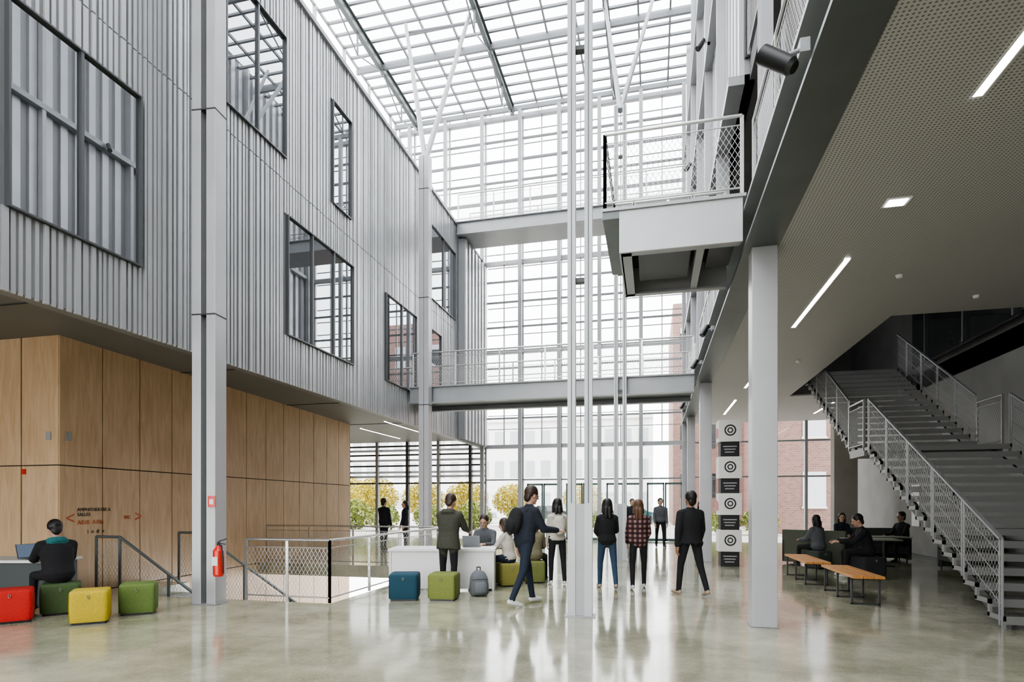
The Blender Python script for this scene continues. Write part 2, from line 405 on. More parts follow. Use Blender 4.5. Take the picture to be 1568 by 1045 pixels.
# ------------------------------------------------------------------ roof
b = B('roof_glass')
RZ = 18.7
b.quad((-11.3, -8, RZ+.06), (1.5, -8, RZ+.06), (1.5, FY+.1, RZ+.06), (-11.3, FY+.1, RZ+.06), glassr)
for i in range(13):
    x = -11.3+1.08*i; b.box(x-.03, x+.03, -8, FY, RZ-.05, RZ+.05, steel_r)
y = -8
while y < FY:
    b.box(-11.3, 1.5, y-.04, y+.04, RZ-.03, RZ+.05, steel_r); y += .56
b.done()
b = B('roof_truss')
for x in (-10.2, -5.87, -1.55):
    b.hbeam((x, -8, RZ-.25), (x, FY-.4, RZ-.25), .16, .38, .03, steel_g)
for y in (-1, 4, 8.1, 12.5, 17, 21, 24.5):
    b.beam((-11.3, y, RZ-.22), (1.5, y, RZ-.22), .1, .18, steel_r)
for x in (-10.2, -5.87, -1.55):
    for (y0, y1) in ((17, 21), (21, 24.5), (12.5, 17)):
        ym = (y0+y1)/2; b.tube((x, y0, RZ-.4), (x, ym, RZ-1.2), .026, steel_r); b.tube((x, y1, RZ-.4), (x, ym, RZ-1.2), .026, steel_r); b.tube((x, ym, RZ-1.2), (x, ym, RZ-.4), .035, steel_r)
b.done()
b = B('roof_right'); b.box(1.5, 12, -8, FY, 18.9, 19.1, conc_d); b.done()

# ------------------------------------------------------------------ columns
def twin_column(x, y, top, w=.34, tw=.11, name='steel_column'):
    b = B(name)
    for k in (-1, 1):
        cx = k*(w/2-tw/2)
        b.box(cx-tw/2, cx+tw/2, -.09, .09, 0, top, white_st)
        b.box(cx-.008, cx+.008, -.094, -.09, 1.56, top, steel_g)
    z = 4.6
    while z < top-.3:
        b.box(-w/2+tw, w/2-tw, -.05, .05, z, z+.06, steel_d); z += 3.2
    b.box(-w/2+tw-.01, w/2-tw+.01, -.07, .07, 0, 1.55, steel)
    b.box(-w/2-.04, w/2+.04, -.13, .13, 0, .015, steel)
    return b
b = twin_column(0, 0, 18.3); b.done(.006, loc=(-.98, 8.12, 0)).rotation_euler = (0, 0, YAW*.3)
b = twin_column(0, 0, 12.4); top = V((0, 0, 12.3))
for tg in ((.9, 3.6, 18.3), (-.7, 3.3, 18.3)): b.tube(top, tg, .075, steel, .055)
b.done(.006, loc=(-.87, 16.3, 0))
def h_column(top, w=.34):
    b = B('steel_column')
    for k in (-1, 1): b.box(k*w/2-.075, k*w/2+.075, -.14, .14, 0, top, white_st)
    b.box(-w/2+.06, w/2-.06, -.03, .03, 0, top, steel_g)
    for z in (4.45, 7.6, 10.8):
        if z < top: b.box(-w/2-.08, w/2+.08, -.145, .145, z, z+.025, steel_d)
    b.box(-w/2-.1, w/2+.1, -.17, .17, 0, .015, steel)
    return b
b = h_column(18.3, .24); b.done(.006, loc=(-6.72, 7.8, 0)).rotation_euler = (0, 0, .1)
b = h_column(11.8, .16); top = V((0, 0, 11.7))
for tg in ((.45, 2.9, 18.3), (-1.85, 2.8, 18.3)): b.tube(top, tg, .085, steel, .06)
b.tube((-1.75, 2.8, 18.0), (.45, 2.9, 18.0), .05, steel_r)
b.done(.006, loc=(-6.55, 16.3, 0))
for (x, y, r) in ((1.36, 8.04, .15), (1.37, 16.6, .15), (1.37, 22.8, .14)):
    b = B('gallery_column'); b.box(-r, r, -r, r, 0, 4.78, white_st); b.box(-r-.02, r+.02, -r-.02, r+.02, 0, .012, steel); b.done(.02, 3, loc=(x, y, 0))
b = B('upper_steel_column'); b.hbeam((0, 0, 5.34), (0, 0, 18.8), .16, .18, .02, white_st); b.done(loc=(1.42, 8.2, 0))

# ------------------------------------------------------------------ railings / bridges
def rail(b, p0, p1, h=1.0, post=1.4, mesh=net, mid=True, pw=.045):
    p0, p1 = V(p0), V(p1); L_ = (p1-p0).length; n = max(1, round(L_/post))
    for i in range(n+1):
        p = p0.lerp(p1, i/n)
        b.beam(p, p+Z*h, pw, .018, stain)
    b.tube(p0+Z*h, p1+Z*h, .022, stain); b.tube(p0+Z*.08, p1+Z*.08, .012, stain); b.tube(p0+Z*(h-.12), p1+Z*(h-.12), .008, stain)
    if mesh: b.quad(p0+Z*.08, p1+Z*.08, p1+Z*(h-.12), p0+Z*(h-.12), mesh)
b = B('footbridge')
b.hbeam((WX+.04, 16.6, 4.83), (1.08, 16.6, 4.83), .2, .5, .04, steel); b.hbeam((WX+.04, 18.2, 4.83), (1.08, 18.2, 4.83), .2, .5, .04, steel)
b.box(WX+.04, 1.08, 16.6, 18.2, 4.72, 5.06, steel_g)
rail(b, (WX+.15, 16.55, 5.08), (1.05, 16.55, 5.08)); rail(b, (WX+.15, 18.25, 5.08), (1.05, 18.25, 5.08)); b.done()
b = B('upper_walkway')
b.hbeam((WX+.04, 21, 11.88), (1.18, 21, 11.88), .2, .5, .04, steel); b.box(WX+.04, 1.18, 21, 22.4, 11.7, 12.05, steel)
rail(b, (WX+.1, 20.95, 12.13), (1.15, 20.95, 12.13)); rail(b, (WX+.1, 22.4, 12.13), (1.15, 22.4, 12.13)); b.done()
b = B('wall_left_return'); b.box(-7.19, -6.95, 21.2, FY-.65, 4.0, 11.6, clad_b)
for i in range(7): b.box(-7.19, -6.9, 21.25+i*.44, 21.45+i*.44, 4.0, 11.6, clad)
b.done()
b = B('gallery_railing')
rail(b, (1.22, 10.1, 5.33), (1.22, 16.5, 5.33)); rail(b, (1.22, 18.3, 5.33), (1.22, 24.8, 5.33)); rail(b, (1.22, -6, 5.33), (1.22, 7.8, 5.33), mesh=net)
b.quad((1.6, -6, 5.33), (1.6, 8, 5.33), (1.6, 8, 8.45), (1.6, -6, 8.45), net_d)
for y in (-2, 0.5, 3, 5.5, 7.9): b.box(1.56, 1.62, y, y+.06, 5.33, 8.45, steel)
rail(b, (1.5, -6, 8.8), (1.5, 10.1, 8.8), mesh=net_d)
b.done()
# suspended landing
b = B('suspended_landing')
b.box(-.44, 1.11, 7.96, 8.0, 4.9, 5.46, white_st); b.box(-.44, -.40, 8.0, 9.7, 4.9, 5.46, white_st); b.box(-.44, 1.11, 9.66, 9.7, 4.9, 5.46, white_st)
b.box(-.66, 1.15, 7.93, 9.9, 5.46, 5.50, steel)
b.box(-.42, 1.1, 8.02, 9.66, 5.34, 5.45, steel_d)
for (x0, x1, y0, y1) in ((-.42, 1.1, 8.0, 8.1), (-.42, 1.1, 9.58, 9.66), (-.42, -.28, 8.0, 9.66)): b.box(x0, x1, y0, y1, 4.9, 4.93, steel)
b.box(.56, .66, 8.02, 9.66, 4.92, 5.34, steel)
b.box(.75, 1.08, 8.3, 9.2, 5.08, 5.34, black); b.box(-.2, .5, 8.3, 9.3, 5.0, 5.34, black)
b.box(-.66, -.44, 7.95, 9.9, 5.36, 5.46, steel_g)
rail(b, (-.63, 7.96, 5.5), (1.1, 7.96, 5.5), 1.0, 1.8); rail(b, (-.63, 7.96, 5.5), (-.63, 9.85, 5.5), 1.0, 1.9); rail(b, (-.63, 9.85, 5.5), (1.1, 9.85, 5.5), 1.0, .9)
for (x0, x1) in ((-.6, -.3), (.95, .6)): b.beam((x0, 9.6, 5.5), (x1, 9.6, 6.4), .06, .02, white_st)
for (x0, x1) in ((-.3, 0), (.6, .3)): b.beam((x1, 9.6, 5.5), (x0, 9.6, 6.4), .06, .02, white_st)
b.done()
b = B('stairwell_railing')
rail(b, (-6.4, 8.24, 0), (-4.9, 8.24, 0), .98, .9); rail(b, (-4.9, 8.24, 0), (-4.9, 13.5, 0), .98, 1.3); rail(b, (-9.9, 13.55, 0), (-4.9, 13.55, 0), .98, 1.3)
for (y, x0) in ((8.24, -8.9), (9.8, -8.65)):
    b.beam((x0-.5, y, 0), (x0-.5, y, .98), .05, .02, steel_g); b.beam((x0, y, 0), (x0, y, .98), .05, .02, steel_g)
    b.path([(x0-.5, y, .98), (x0, y, .98), (x0+4, y, .98-2.44)], .025, steel_g)
    for k in (1, 2, 3): b.beam((x0+k, y, -.61*k), (x0+k, y, .98-.61*k), .05, .02, steel_g)
    b.quad((x0-.5, y, .1), (x0, y, .1), (x0, y, .9), (x0-.5, y, .9), net); b.quad((x0, y, .1), (x0+4, y, -2.34), (x0+4, y, -1.54), (x0, y, .9), net)
b.done()
b = B('stairs_down')
for i in range(16): b.box(-8.9+i*.29, -8.6+i*.29, 8.28, 9.75, -.19*(i+1)-.15, -.19*(i+1), conc)
b.box(-9.6, -8.9, 8.2, 9.8, -.3, 0, FLOOR)
b.done()

# ------------------------------------------------------------------ main stair
b = B('steel_staircase'); X0, X1 = 4.2, 6.55
tread = M('tread_dark', (.10, .097, .093), .45, .2); strg = M('stringer', (.28, .28, .275), .45, .3)
def flight(y0, z0, n, rise, going):
    for i in range(n):
        y, z = y0+i*going, z0+(i+1)*rise
        b.box(X0, X1, y, y+going+.02, z-.035, z, tread); b.box(X0, X1, y-.002, y+.02, z-.10, z+.002, strg)
        for x in (X0-.03, X1):
            b.box(x, x+.03, y, y+.05, z-rise-.05, z, strg); b.box(x, x+.03, y, y+going+.05, z-.06, z, strg)
    for x in (X0+.12, X1-.15):
        b.beam((x, y0+.1, z0-.02), (x, y0+n*going, z0+n*rise-.14), .05, .16, tread)
    for x in (X0-.03, X1+.03):
        p0 = V((x, y0+.05, z0+rise)); p1 = V((x, y0+(n-1)*going+.05, z0+n*rise))
        b.beam(p0+Z*.95, p1+Z*.95, .05, .03, steel)
        b.quad(p0+Z*.08, p1+Z*.08, p1+Z*.88, p0+Z*.88, net)
        for k in (1, 3, 5): b.tube(p0+Z*.15*k, p1+Z*.15*k, .006, steel, n=6)
        for i in range(0, n, 3):
            q = p0.lerp(p1, i/(n-1))
            for s_ in (-.02, .02): b.beam(q+V((0, s_*1.5, -.12)), q+V((0, s_*1.5, .95)), .012, .035, steel)
R1 = .168; flight(8.4, 0, 16, R1, .305)
yl = 8.4+16*.305
b.box(X0-.03, X1+.03, yl, yl+.9, 16*R1-.16, 16*R1, strg); b.box(X0, X1, yl-.02, yl+.9, 16*R1-.005, 16*R1+.01, tread)
flight(yl+.9, 16*R1, 15, (5.28-16*R1)/15, .29)
for x in (X0-.03, X1+.03):
    rail(b, (x, yl, 16*R1), (x, yl+.9, 16*R1), .98, .9, mesh=net)
for x in (4.02,):
    p0, p1 = V((x, 11.45, 5.3)), V((x, 19.1, 5.3)); rail(b, p0, p1, .98, 1.3, mesh=None)
    for k in range(1, 7): b.tube(p0+Z*.13*k, p1+Z*.13*k, .007, steel, n=6)
rail(b, (4.0, 11.45, 5.3), (7.1, 11.45, 5.3), .98, 1.3, mesh=None)
b.done()

# ------------------------------------------------------------------ fittings
def strip(name, x, y0, y1, z, w=.07):
    b = B(name); b.box(x-w/2, x+w/2, y0, y1, z-.012, z-.001, led); b.box(x-w/2-.012, x-w/2, y0, y1, z-.016, z-.001, white); b.box(x+w/2, x+w/2+.012, y0, y1, z-.016, z-.001, white); b.done()
for (x, y0, y1) in ((2.5, 8.6, 11.7), (2.5, 2.3, 5.4), (2.5, 15.5, 17.5), (2.5, 19.5, 22.5), (5.6, 20, 23), (5.6, 3.5, 6)): strip('ceiling_light_strip', x, y0, y1, 4.8)
for (x, y0, y1) in ((-8.9, 18.5, 21.5), (-10.6, 20, 23.5)): strip('ceiling_light_strip', x, y0, y1, 4.37)
b = B('ceiling_downlight'); b.box(2.42, 2.66, 7.0, 7.2, 4.785, 4.799, white); b.box(2.45, 2.63, 7.03, 7.17, 4.78, 4.79, led); b.done()
for (x, y) in ((3.4, 9.4), (2.1, 13), (3.2, 14.5), (4.9, 10.6)):
    b = B('smoke_detector'); b.tube((0, 0, 0), (0, 0, -.04), .05, white, .035, 16); b.done(loc=(x, y, 4.8))
def spot(loc, aim, s=1.):
    b = B('spotlight'); a = V(aim).normalized()
    b.tube(-a*.16*s, a*.16*s, .075*s, black, .08*s, 20); b.tube(-a*.2*s, -a*.16*s, .05*s, black, .075*s, 20); b.tube(a*.16*s, a*.165*s, .065*s, steel_d, n=20)
    b.tube((0, 0, 0), (.2*s, 0, .06*s), .02*s, steel); b.box(.18*s, .26*s, -.05, .05, 0, .12*s, steel)
    b.done(loc=loc)
spot((.90, 4.75, 4.88), (-.6, .3, .62), .85)
for y in (12.3, 15.2, 18.9, 21.5): spot((1.0, y, 5.0), (-.4, -.2, -.7), .7)
for y in (14, 19): spot((1.05, y, 12), (-.4, -.2, -.7), .8)
b = B('fire_extinguisher'); 
b.tube((0, 0, .06), (0, 0, .42), .08, red, n=20); b.tube((0, 0, .42), (0, 0, .5), .08, red, .03, 20); b.tube((0, 0, .03), (0, 0, .06), .065, red, .08, 20)
b.tube((0, 0, .5), (0, 0, .55), .022, black); b.beam((0, 0, .56), (.14, 0, .6), .02, .015, black); b.beam((0, 0, .53), (.12, 0, .52), .02, .012, black)
b.path([(.02, -.05, .53), (.1, -.06, .5), (.12, -.05, .3), (.11, -.03, .08)], .012, black); b.box(-.05, .05, -.086, -.075, .2, .33, white)
b.done(loc=(-6.40, 7.62, .42))
b = B('fire_sign'); b.box(-6.60, -6.47, 7.63, 7.64, 1.5, 1.67, red); b.box(-6.57, -6.50, 7.625, 7.632, 1.54, 1.62, white); b.done()

# totem
b = B('totem_sign'); blk = M('totem_black', (.02, .02, .022), .5); wh = M('totem_white', (.82, .8, .78), .5)
z = .0
for i in range(4):
    b.box(-.22, .22, -.2, .2, z, z+.37, blk)
    for k in range(3): b.box(-.16+.02*k, .16-.03*k, -.206, -.2, z+.24-.07*k, z+.265-.07*k, M('totem_text', (.4, .4, .4), .5))
    z += .37
    b.box(-.27, .27, -.24, .24, z, z+.535, wh)
    for (r0, r1) in ((.14, .105), (.07, .04)):
        n = 24
        for k in range(n):
            a0, a1 = 2*math.pi*k/n, 2*math.pi*(k+1)/n
            b.quad(*[(math.cos(a)*r, -.243, z+.28+math.sin(a)*r) for (a, r) in ((a0, r1), (a0, r0), (a1, r0), (a1, r1))][::-1], blk)
    if i % 2: b.quad((-.272, .2, z+.1), (-.272, -.2, z+.1), (-.272, -.2, z+.3), (-.272, .2, z+.4), red)
    z += .535
b.done(.006, loc=S(5.42, 14.7)).rotation_euler = (0, 0, YAW-.2)

# furniture
def pouf(u, d, rot, col, s=.42, h=.43, z=0):
    b = B('cube_pouf'); m = M('fabric_%02d%02d%02d' % tuple(int(c*99) for c in col), col, .85, 0, .12, 60, .15)
    md = M('fabric_seam_%02d%02d%02d' % tuple(int(c*99) for c in col), tuple(c*.6 for c in col), .85); lp = M('leather_loop', (.25, .24, .2), .6)
    a = s/2; vs = []; fs = []
    # soft upholstered block: slightly bulged sides, domed top, rounded edges
    zz = [0.03, .05, .14, .24, .34, h-.03, h-.006, h]; pr = [.96, .99, 1.01, 1.015, 1.01, .99, .955, .88]
    N = 56
    for z_, p in zip(zz, pr):
        for i in range(N):
            th = 2*math.pi*i/N; c_, s_ = math.cos(th), math.sin(th)
            q = (abs(c_)**14+abs(s_)**14)**(-1/14.); vs.append((a*p*c_*q, a*p*s_*q, z_))
    for k in range(len(zz)-1):
        for i in range(N): j = (i+1) % N; fs.append((k*N+i, k*N+j, (k+1)*N+j, (k+1)*N+i))
    vs.append((0, 0, h+.008)); k = (len(zz)-1)*N
    for i in range(N): fs.append((k+i, k+(i+1) % N, len(vs)-1))
    b.add(vs, fs, m, True)
    b.box(-a+.03, a-.03, -a+.03, a-.03, 0, .035, black)
    for (sx, sy) in ((-1, -1), (1, -1), (1, 1), (-1, 1)): b.tube((sx*a*.965, sy*a*.965, .05), (sx*a*.965, sy*a*.965, h-.03), .004, md, n=6)
    b.path([(-.008, -a-.004, h-.05), (-.012, -a-.014, h-.075), (0, -a-.016, h-.1), (.012, -a-.014, h-.075), (.008, -a-.004, h-.05)], .004, lp, 6)
    o = b.done(loc=S(u, d, z)); o.rotation_euler = (0, 0, YAW+rot); return o
RED = (.50, .02, .015); YEL = (.48, .36, .03); GRN = (.12, .18, .045); DGR = (.06, .10, .035); TEA = (.012, .055, .085)
pouf(-6.60, 7.75, .62, RED, .46); pouf(-5.52, 7.7, .5, YEL); pouf(-5.3, 8.35, .45, GRN, .44); pouf(-6.4, 8.35, .6, DGR, .46)
pouf(-1.74, 9.55, .05, TEA, .46); pouf(-1.1, 9.55, -.12, (.17, .20, .05), .44)
pouf(-.05, 11.15, .3, (.20, .19, .05)); pouf(.42, 11.6, .1, (.15, .17, .05))
def desk(u, d, rot, w=1.92, dp=.8):
    b = B('counter_desk')
    b.box(-w/2, w/2, -dp/2, dp/2, .70, .745, white); b.box(-w/2+.02, -w/2+.06, -dp/2+.02, dp/2-.04, 0, .7, white); b.box(w/2-.06, w/2-.02, -dp/2+.02, dp/2-.04, 0, .7, white)
    b.box(-w/2+.06, w/2-.06, -dp/2+.04, -dp/2+.07, .03, .7, white); b.box(-w/2+.06, w/2-.06, -dp/2+.07, dp/2-.1, .35, .37, white)
    o = b.done(.005, loc=S(u, d)); o.rotation_euler = (0, 0, YAW+rot)
desk(-1.25, 10.85, -.02)
b = B('study_desk'); dkg = M('desk_dark_front', (.05, .06, .06), .5)
b.box(-.8, .8, -.35, .35, .70, .74, white); b.box(-.76, .76, -.3, -.27, .05, .7, dkg); b.box(-.76, -.72, -.3, .3, 0, .7, dkg); b.box(.72, .76, -.3, .3, 0, .7, dkg)
b.done(.004, loc=S(-7.45, 8.75)).rotation_euler = (0, 0, YAW)
def laptop(loc, rz):
    b = B('laptop'); g = M('laptop_grey', (.25, .26, .27), .35, .7); scr = M('laptop_screen', (.1, .13, .18), .3, emit=.6)
    b.box(-.16, .16, -.11, .11, 0, .015, g); b.obox((-.16, .105, .012), (.32, 0, 0), (0, .06, .2), (0, .008, -.003), g)
    b.obox((-.15, .103, .02), (.30, 0, 0), (0, .056, .186), (0, -.002, .0006), scr); b.box(-.14, .14, -.03, .09, .0152, .0165, black)
    o = b.done(loc=loc); o.rotation_euler = (0, 0, rz)
laptop(S(-7.05, 8.68, .742), YAW+1.2); laptop(S(-.75, 11.0, .747), YAW+3.1)
def bench(x, y0, y1):
    b = B('bench')
    n = 3; w = .45
    for i in range(n):
        b.box(x+i*w/n+.006, x+(i+1)*w/n-.006, y0, y1, .41, .45, wood2)
    for y in (y0+.15, (y0+y1)/2, y1-.15):
        for xx in (x+.02, x+w-.05): b.box(xx, xx+.03, y-.015, y+.015, 0, .41, steel_d)
        b.box(x+.02, x+w-.02, y-.015, y+.015, .38, .41, steel_d); b.box(x+.02, x+w-.02, y-.015, y+.015, 0, .025, steel_d)
    b.box(x+w/2-.015, x+w/2+.015, y0+.15, y1-.15, .38, .405, steel_d)
    b.done(.003)
bench(2.95, 9.9, 11.65); bench(2.8, 12.1, 13.95)
def booth(x, y, w, rot, col):
    b = B('booth_seat'); m = M('booth_%02d' % int(col[1]*99), col, .85, 0, .1, 50)
    b.box(-w/2, w/2, -.3, .3, .2, .45, m); b.box(-w/2, w/2, .22, .36, .05, .88, m); b.box(-w/2, -w/2+.08, -.3, .36, .05, .62, m); b.box(w/2-.08, w/2, -.3, .36, .05, .62, m)
    for sx in (-1, 1):
        for sy in (-.25, .25): b.tube((sx*(w/2-.1), sy, 0), (sx*(w/2-.1), sy, .21), .02, black)
    b.done(.02, 3, loc=(x, y, 0)).rotation_euler = (0, 0, rot)
booth(4.1, 16.5, 1.5, 2.6, (.12, .13, .10)); booth(5.9, 18.0, 1.6, 0, (.06, .07, .06)); booth(6.95, 15.4, 1.5, -1.57, (.06, .07, .06))
def table(x, y, w=1.0, dp=.65, h=.74):
    b = B('cafe_table'); b.box(-w/2, w/2, -dp/2, dp/2, h-.03, h, M('table_top_green', (.20, .22, .17), .4)); 
    b.tube((0, 0, .02), (0, 0, h-.03), .035, black); b.tube((0, 0, 0), (0, 0, .02), .25, black, n=24); b.done(.004, loc=(x, y, 0))
table(4.9, 15.2, 1.1, .7); table(5.6, 16.4)
pouf(7.45, 12.3, .1, (.03, .03, .035), .48, .45); pouf(6.6, 15.5, .3, RED)
def backpack(loc, rz, col):
    b = B('backpack'); m = M('bag_%02d' % int(col[0]*99), col, .8, 0, .1, 40); dk = M('bag_strap', (.03, .03, .035), .8)
    vs, fs = [], []
    secs = [((0, 0, .0), .14, .09), ((0, 0, .03), .165, .11), ((0, .005, .18), .165, .115), ((0, .015, .30), .15, .10), ((0, .025, .38), .11, .075), ((0, .03, .42), .05, .035)]
    loft_mesh(vs, fs, secs, (V((1, 0, 0)), V((0, 1, 0))), 20); b.add(vs, fs, m, True)
    vs, fs = [], []
    loft_mesh(vs, fs, [((0, -.09, .03), .10, .05), ((0, -.10, .06), .12, .06), ((0, -.095, .18), .115, .055), ((0, -.08, .23), .08, .03)], (V((1, 0, 0)), V((0, 1, 0))), 16); b.add(vs, fs, m, True)
    b.path([(-.03, .02, .41), (-.03, .02, .47), (.03, .02, .47), (.03, .02, .41)], .009, dk)
    for sx in (-.1, .1): b.path([(sx, .1, .34), (sx, .17, .28), (sx*1.2, .17, .12), (sx*1.3, .1, .03)], .014, dk)
    b.path([(-.14, -.085, .26), (-.05, -.115, .27), (.05, -.115, .27), (.14, -.085, .26)], .005, dk)
    b.done(loc=loc).rotation_euler = (-.08, 0, rz)
b = B('wall_screen'); b.box(7.33, 7.395, 17.0, 17.5, 1.55, 2.0, black); b.done()
b = B('wall_notice'); b.box(7.37, 7.395, 19.0, 19.5, .9, 2.1, white); b.done()

# ------------------------------------------------------------------ outside
b = B('brick_building'); b.box(6.2, 20, 33, 45, 0, 11, brick); b.box(1.4, 6.4, 44, 56, 0, 16, brick)
for x in (7.5, 9.7, 12): 
    for z in (1.4, 5, 8.4): b.box(x, x+1.1, 32.96, 33, z, z+1.8, glassw); b.box(x-.05, x+1.15, 32.9, 33, z-.1, z, white)
for x in (1.9, 3.4, 4.9):
    for z in (2, 5.5, 9, 12.5): b.box(x, x+.9, 43.96, 44, z, z+1.7, glassw)
b.done()
pale = M('pale_render', (.80, .80, .79), .8)
b = B('pale_building'); b.box(-45, 0, 62, 75, 0, 10.5, pale)
for i in range(26):
    for z in (1, 4.4, 7.6): b.box(-44+i*1.7, -43+i*1.7, 61.95, 62, z, z+1.8, M('pale_window', (.42, .45, .47), .3))
b.box(-45, 0, 61.7, 75, 10.4, 10.8, white)
b.done()
def leaf_mesh(name, col, n, rx, rz, zc, trunk):
    b = B(name); m = M('leaf_'+name+str(int(col[0]*99)), col, .7, 0, .3, 3); bark = M('bark', (.10, .08, .06), .9)
    if trunk:
        b.tube((0, 0, 0), (0, 0, zc), .08, bark, .04)
        for k in range(6):
            a = k*1.05; b.tube((0, 0, zc*.55), (math.cos(a)*rx*.6, math.sin(a)*rx*.6, zc+.3*rz), .03, bark, .01, 6)
    for i in range(n):
        while True:
            p = V((random.uniform(-1, 1), random.uniform(-1, 1), random.uniform(-1, 1)))
            if p.length < 1: break
        p = V((p.x*rx, p.y*rx, zc+p.z*rz)); a = V((random.gauss(0, 1), random.gauss(0, 1), random.gauss(0, 1))).normalized()
        c = a.cross(V((random.gauss(0, 1), random.gauss(0, 1), 1))).normalized(); s_ = random.uniform(.05, .11)
        b.quad(p-a*s_, p+c*s_*.6, p+a*s_, p-c*s_*.6, m)
    return b
yel = (.42, .34, .035); yg = (.20, .24, .05)
src = leaf_mesh('tree', yel, 3600, 1.5, 1.2, 1.9, True).done(loc=(-15, 37, 0))
src2 = leaf_mesh('shrub', yg, 1500, 1.0, .8, .75, False).done(loc=(-13, 33, 0))
for (x, y, s_) in ((-12.3, 38, 1.0), (-19, 38, 1.1), (-9.6, 40, .95), (-23, 41, 1.2), (-5, 43, 1.0)):
    o = src.copy(); bpy.context.collection.objects.link(o); o.location = (x, y, 0); o.scale = (s_,)*3; o.rotation_euler = (0, 0, x)
for (x, y, s_) in ((-15.5, 32, 1), (-10.5, 34, 1.1), (-18, 33, 1.2), (-7.5, 34, 1), (-4, 35, 1), (3.5, 31.5, .8), (5.2, 31.3, .9)):
    o = src2.copy(); bpy.context.collection.objects.link(o); o.location = (x, y, 0); o.scale = (s_,)*3; o.rotation_euler = (0, 0, x)
def car(x, y, rz, col):
    b = B('parked_car'); m = M('car_paint_%02d' % int(col[0]*99), col, .3, .3, coat=.5); gl = M('car_glass', (.03, .035, .04), .1)
    prof = [(-2.1, .35), (-2.1, .8), (-1.5, .95), (-1.0, 1.4), (.6, 1.45), (1.2, .98), (2.0, .85), (2.1, .4)]
    n = len(prof); vs = [(p[0], -.85, p[1]) for p in prof]+[(p[0], .85, p[1]) for p in prof]
    fs = [tuple(range(n)), tuple(reversed(range(n, 2*n)))]+[(i, n+i, n+(i+1) % n, (i+1) % n) for i in range(n)]
    b.add(vs, fs, m)
    for s_ in (-1, 1):
        yy = s_*.86; b.quad((-1.35, yy, .98), (.95, yy, 1.0), (.5, yy, 1.38), (-.95, yy, 1.34), gl)
        for xx in (-1.35, 1.35): b.tube((xx, s_*.7, .32), (xx, s_*.9, .32), .32, black, n=20)
    b.done(loc=(x, y, -.02)).rotation_euler = (0, 0, rz)
car(-1.6, 47, 0, (.03, .10, .11)); car(-14.6, 46, 0, (.3, .3, .31)); car(-8.2, 48, 0, (.05, .05, .06))

# ------------------------------------------------------------------ people
def cap_mesh(vs, fs, p0, p1, r0, r1, n=12):
    p0, p1 = V(p0), V(p1); d = p1-p0
    if d.length < 1e-5: d = V((0, 0, 1e-3)); p1 = p0+d
    d = d.normalized(); r = V((0, 0, 1)) if abs(d.z) < .9 else V((0, 1, 0)); a = d.cross(r).normalized(); c = d.cross(a)
    rings = []
    for k in range(1, 5): t_ = -math.pi/2+k*math.pi/8; rings.append((p0+d*math.sin(t_)*r0, math.cos(t_)*r0))
    for k in range(0, 4): t_ = k*math.pi/8; rings.append((p1+d*math.sin(t_)*r1, math.cos(t_)*r1))
    o = len(vs)
    for (q, rr) in rings:
        for i in range(n):
            th = 2*math.pi*i/n; vs.append(q+a*math.cos(th)*rr+c*math.sin(th)*rr)
    for k in range(len(rings)-1):
        for i in range(n): j = (i+1) % n; fs.append((o+k*n+i, o+k*n+j, o+(k+1)*n+j, o+(k+1)*n+i))
    fs.append(tuple(o+i for i in reversed(range(n)))); k = len(rings)-1; fs.append(tuple(o+k*n+i for i in range(n)))
def ell_mesh(vs, fs, c, r, ax, n=14, mth=9):
    o = len(vs); c = V(c)
    for j in range(1, mth):
        ph = -math.pi/2+math.pi*j/mth
        for i in range(n):
            th = 2*math.pi*i/n
            vs.append(c+ax[0]*(r[0]*math.cos(ph)*math.cos(th))+ax[1]*(r[1]*math.cos(ph)*math.sin(th))+ax[2]*(r[2]*math.sin(ph)))
    for j in range(mth-2):
        for i in range(n): k = (i+1) % n; fs.append((o+j*n+i, o+j*n+k, o+(j+1)*n+k, o+(j+1)*n+i))
    fs.append(tuple(o+i for i in reversed(range(n)))); fs.append(tuple(o+(mth-2)*n+i for i in range(n)))
def loft_mesh(vs, fs, secs, ax, n=16):
    o = len(vs)
    for (c, rx, ry) in secs:
        for i in range(n): th = 2*math.pi*i/n; vs.append(V(c)+ax[0]*rx*math.cos(th)+ax[1]*ry*math.sin(th))
    for k in range(len(secs)-1):
        for i in range(n): j = (i+1) % n; fs.append((o+k*n+i, o+k*n+j, o+(k+1)*n+j, o+(k+1)*n+i))
    fs.append(tuple(o+i for i in reversed(range(n)))); k = len(secs)-1; fs.append(tuple(o+k*n+i for i in range(n)))
def remesh(vs, fs, voxel, it=3):
    me = bpy.data.meshes.new('tmp'); me.from_pydata([tuple(v) for v in vs], [], fs)
    bm = bmesh.new(); bm.from_mesh(me); bmesh.ops.recalc_face_normals(bm, faces=bm.faces); bm.to_mesh(me); bm.free()
    o = bpy.data.objects.new('tmp', me); bpy.context.collection.objects.link(o)
    r = o.modifiers.new('r', 'REMESH'); r.mode = 'VOXEL'; r.voxel_size = voxel
    s_ = o.modifiers.new('s', 'SMOOTH'); s_.factor = .5; s_.iterations = it
    dg = bpy.context.evaluated_depsgraph_get(); m2 = bpy.data.meshes.new_from_object(o.evaluated_get(dg))
    bpy.data.objects.remove(o); bpy.data.meshes.remove(me)
    co = np.empty(len(m2.vertices)*3); m2.vertices.foreach_get('co', co); co = co.reshape(-1, 3)
    polys = [tuple(p.vertices) for p in m2.polygons]; bpy.data.meshes.remove(m2)
    return co, polys
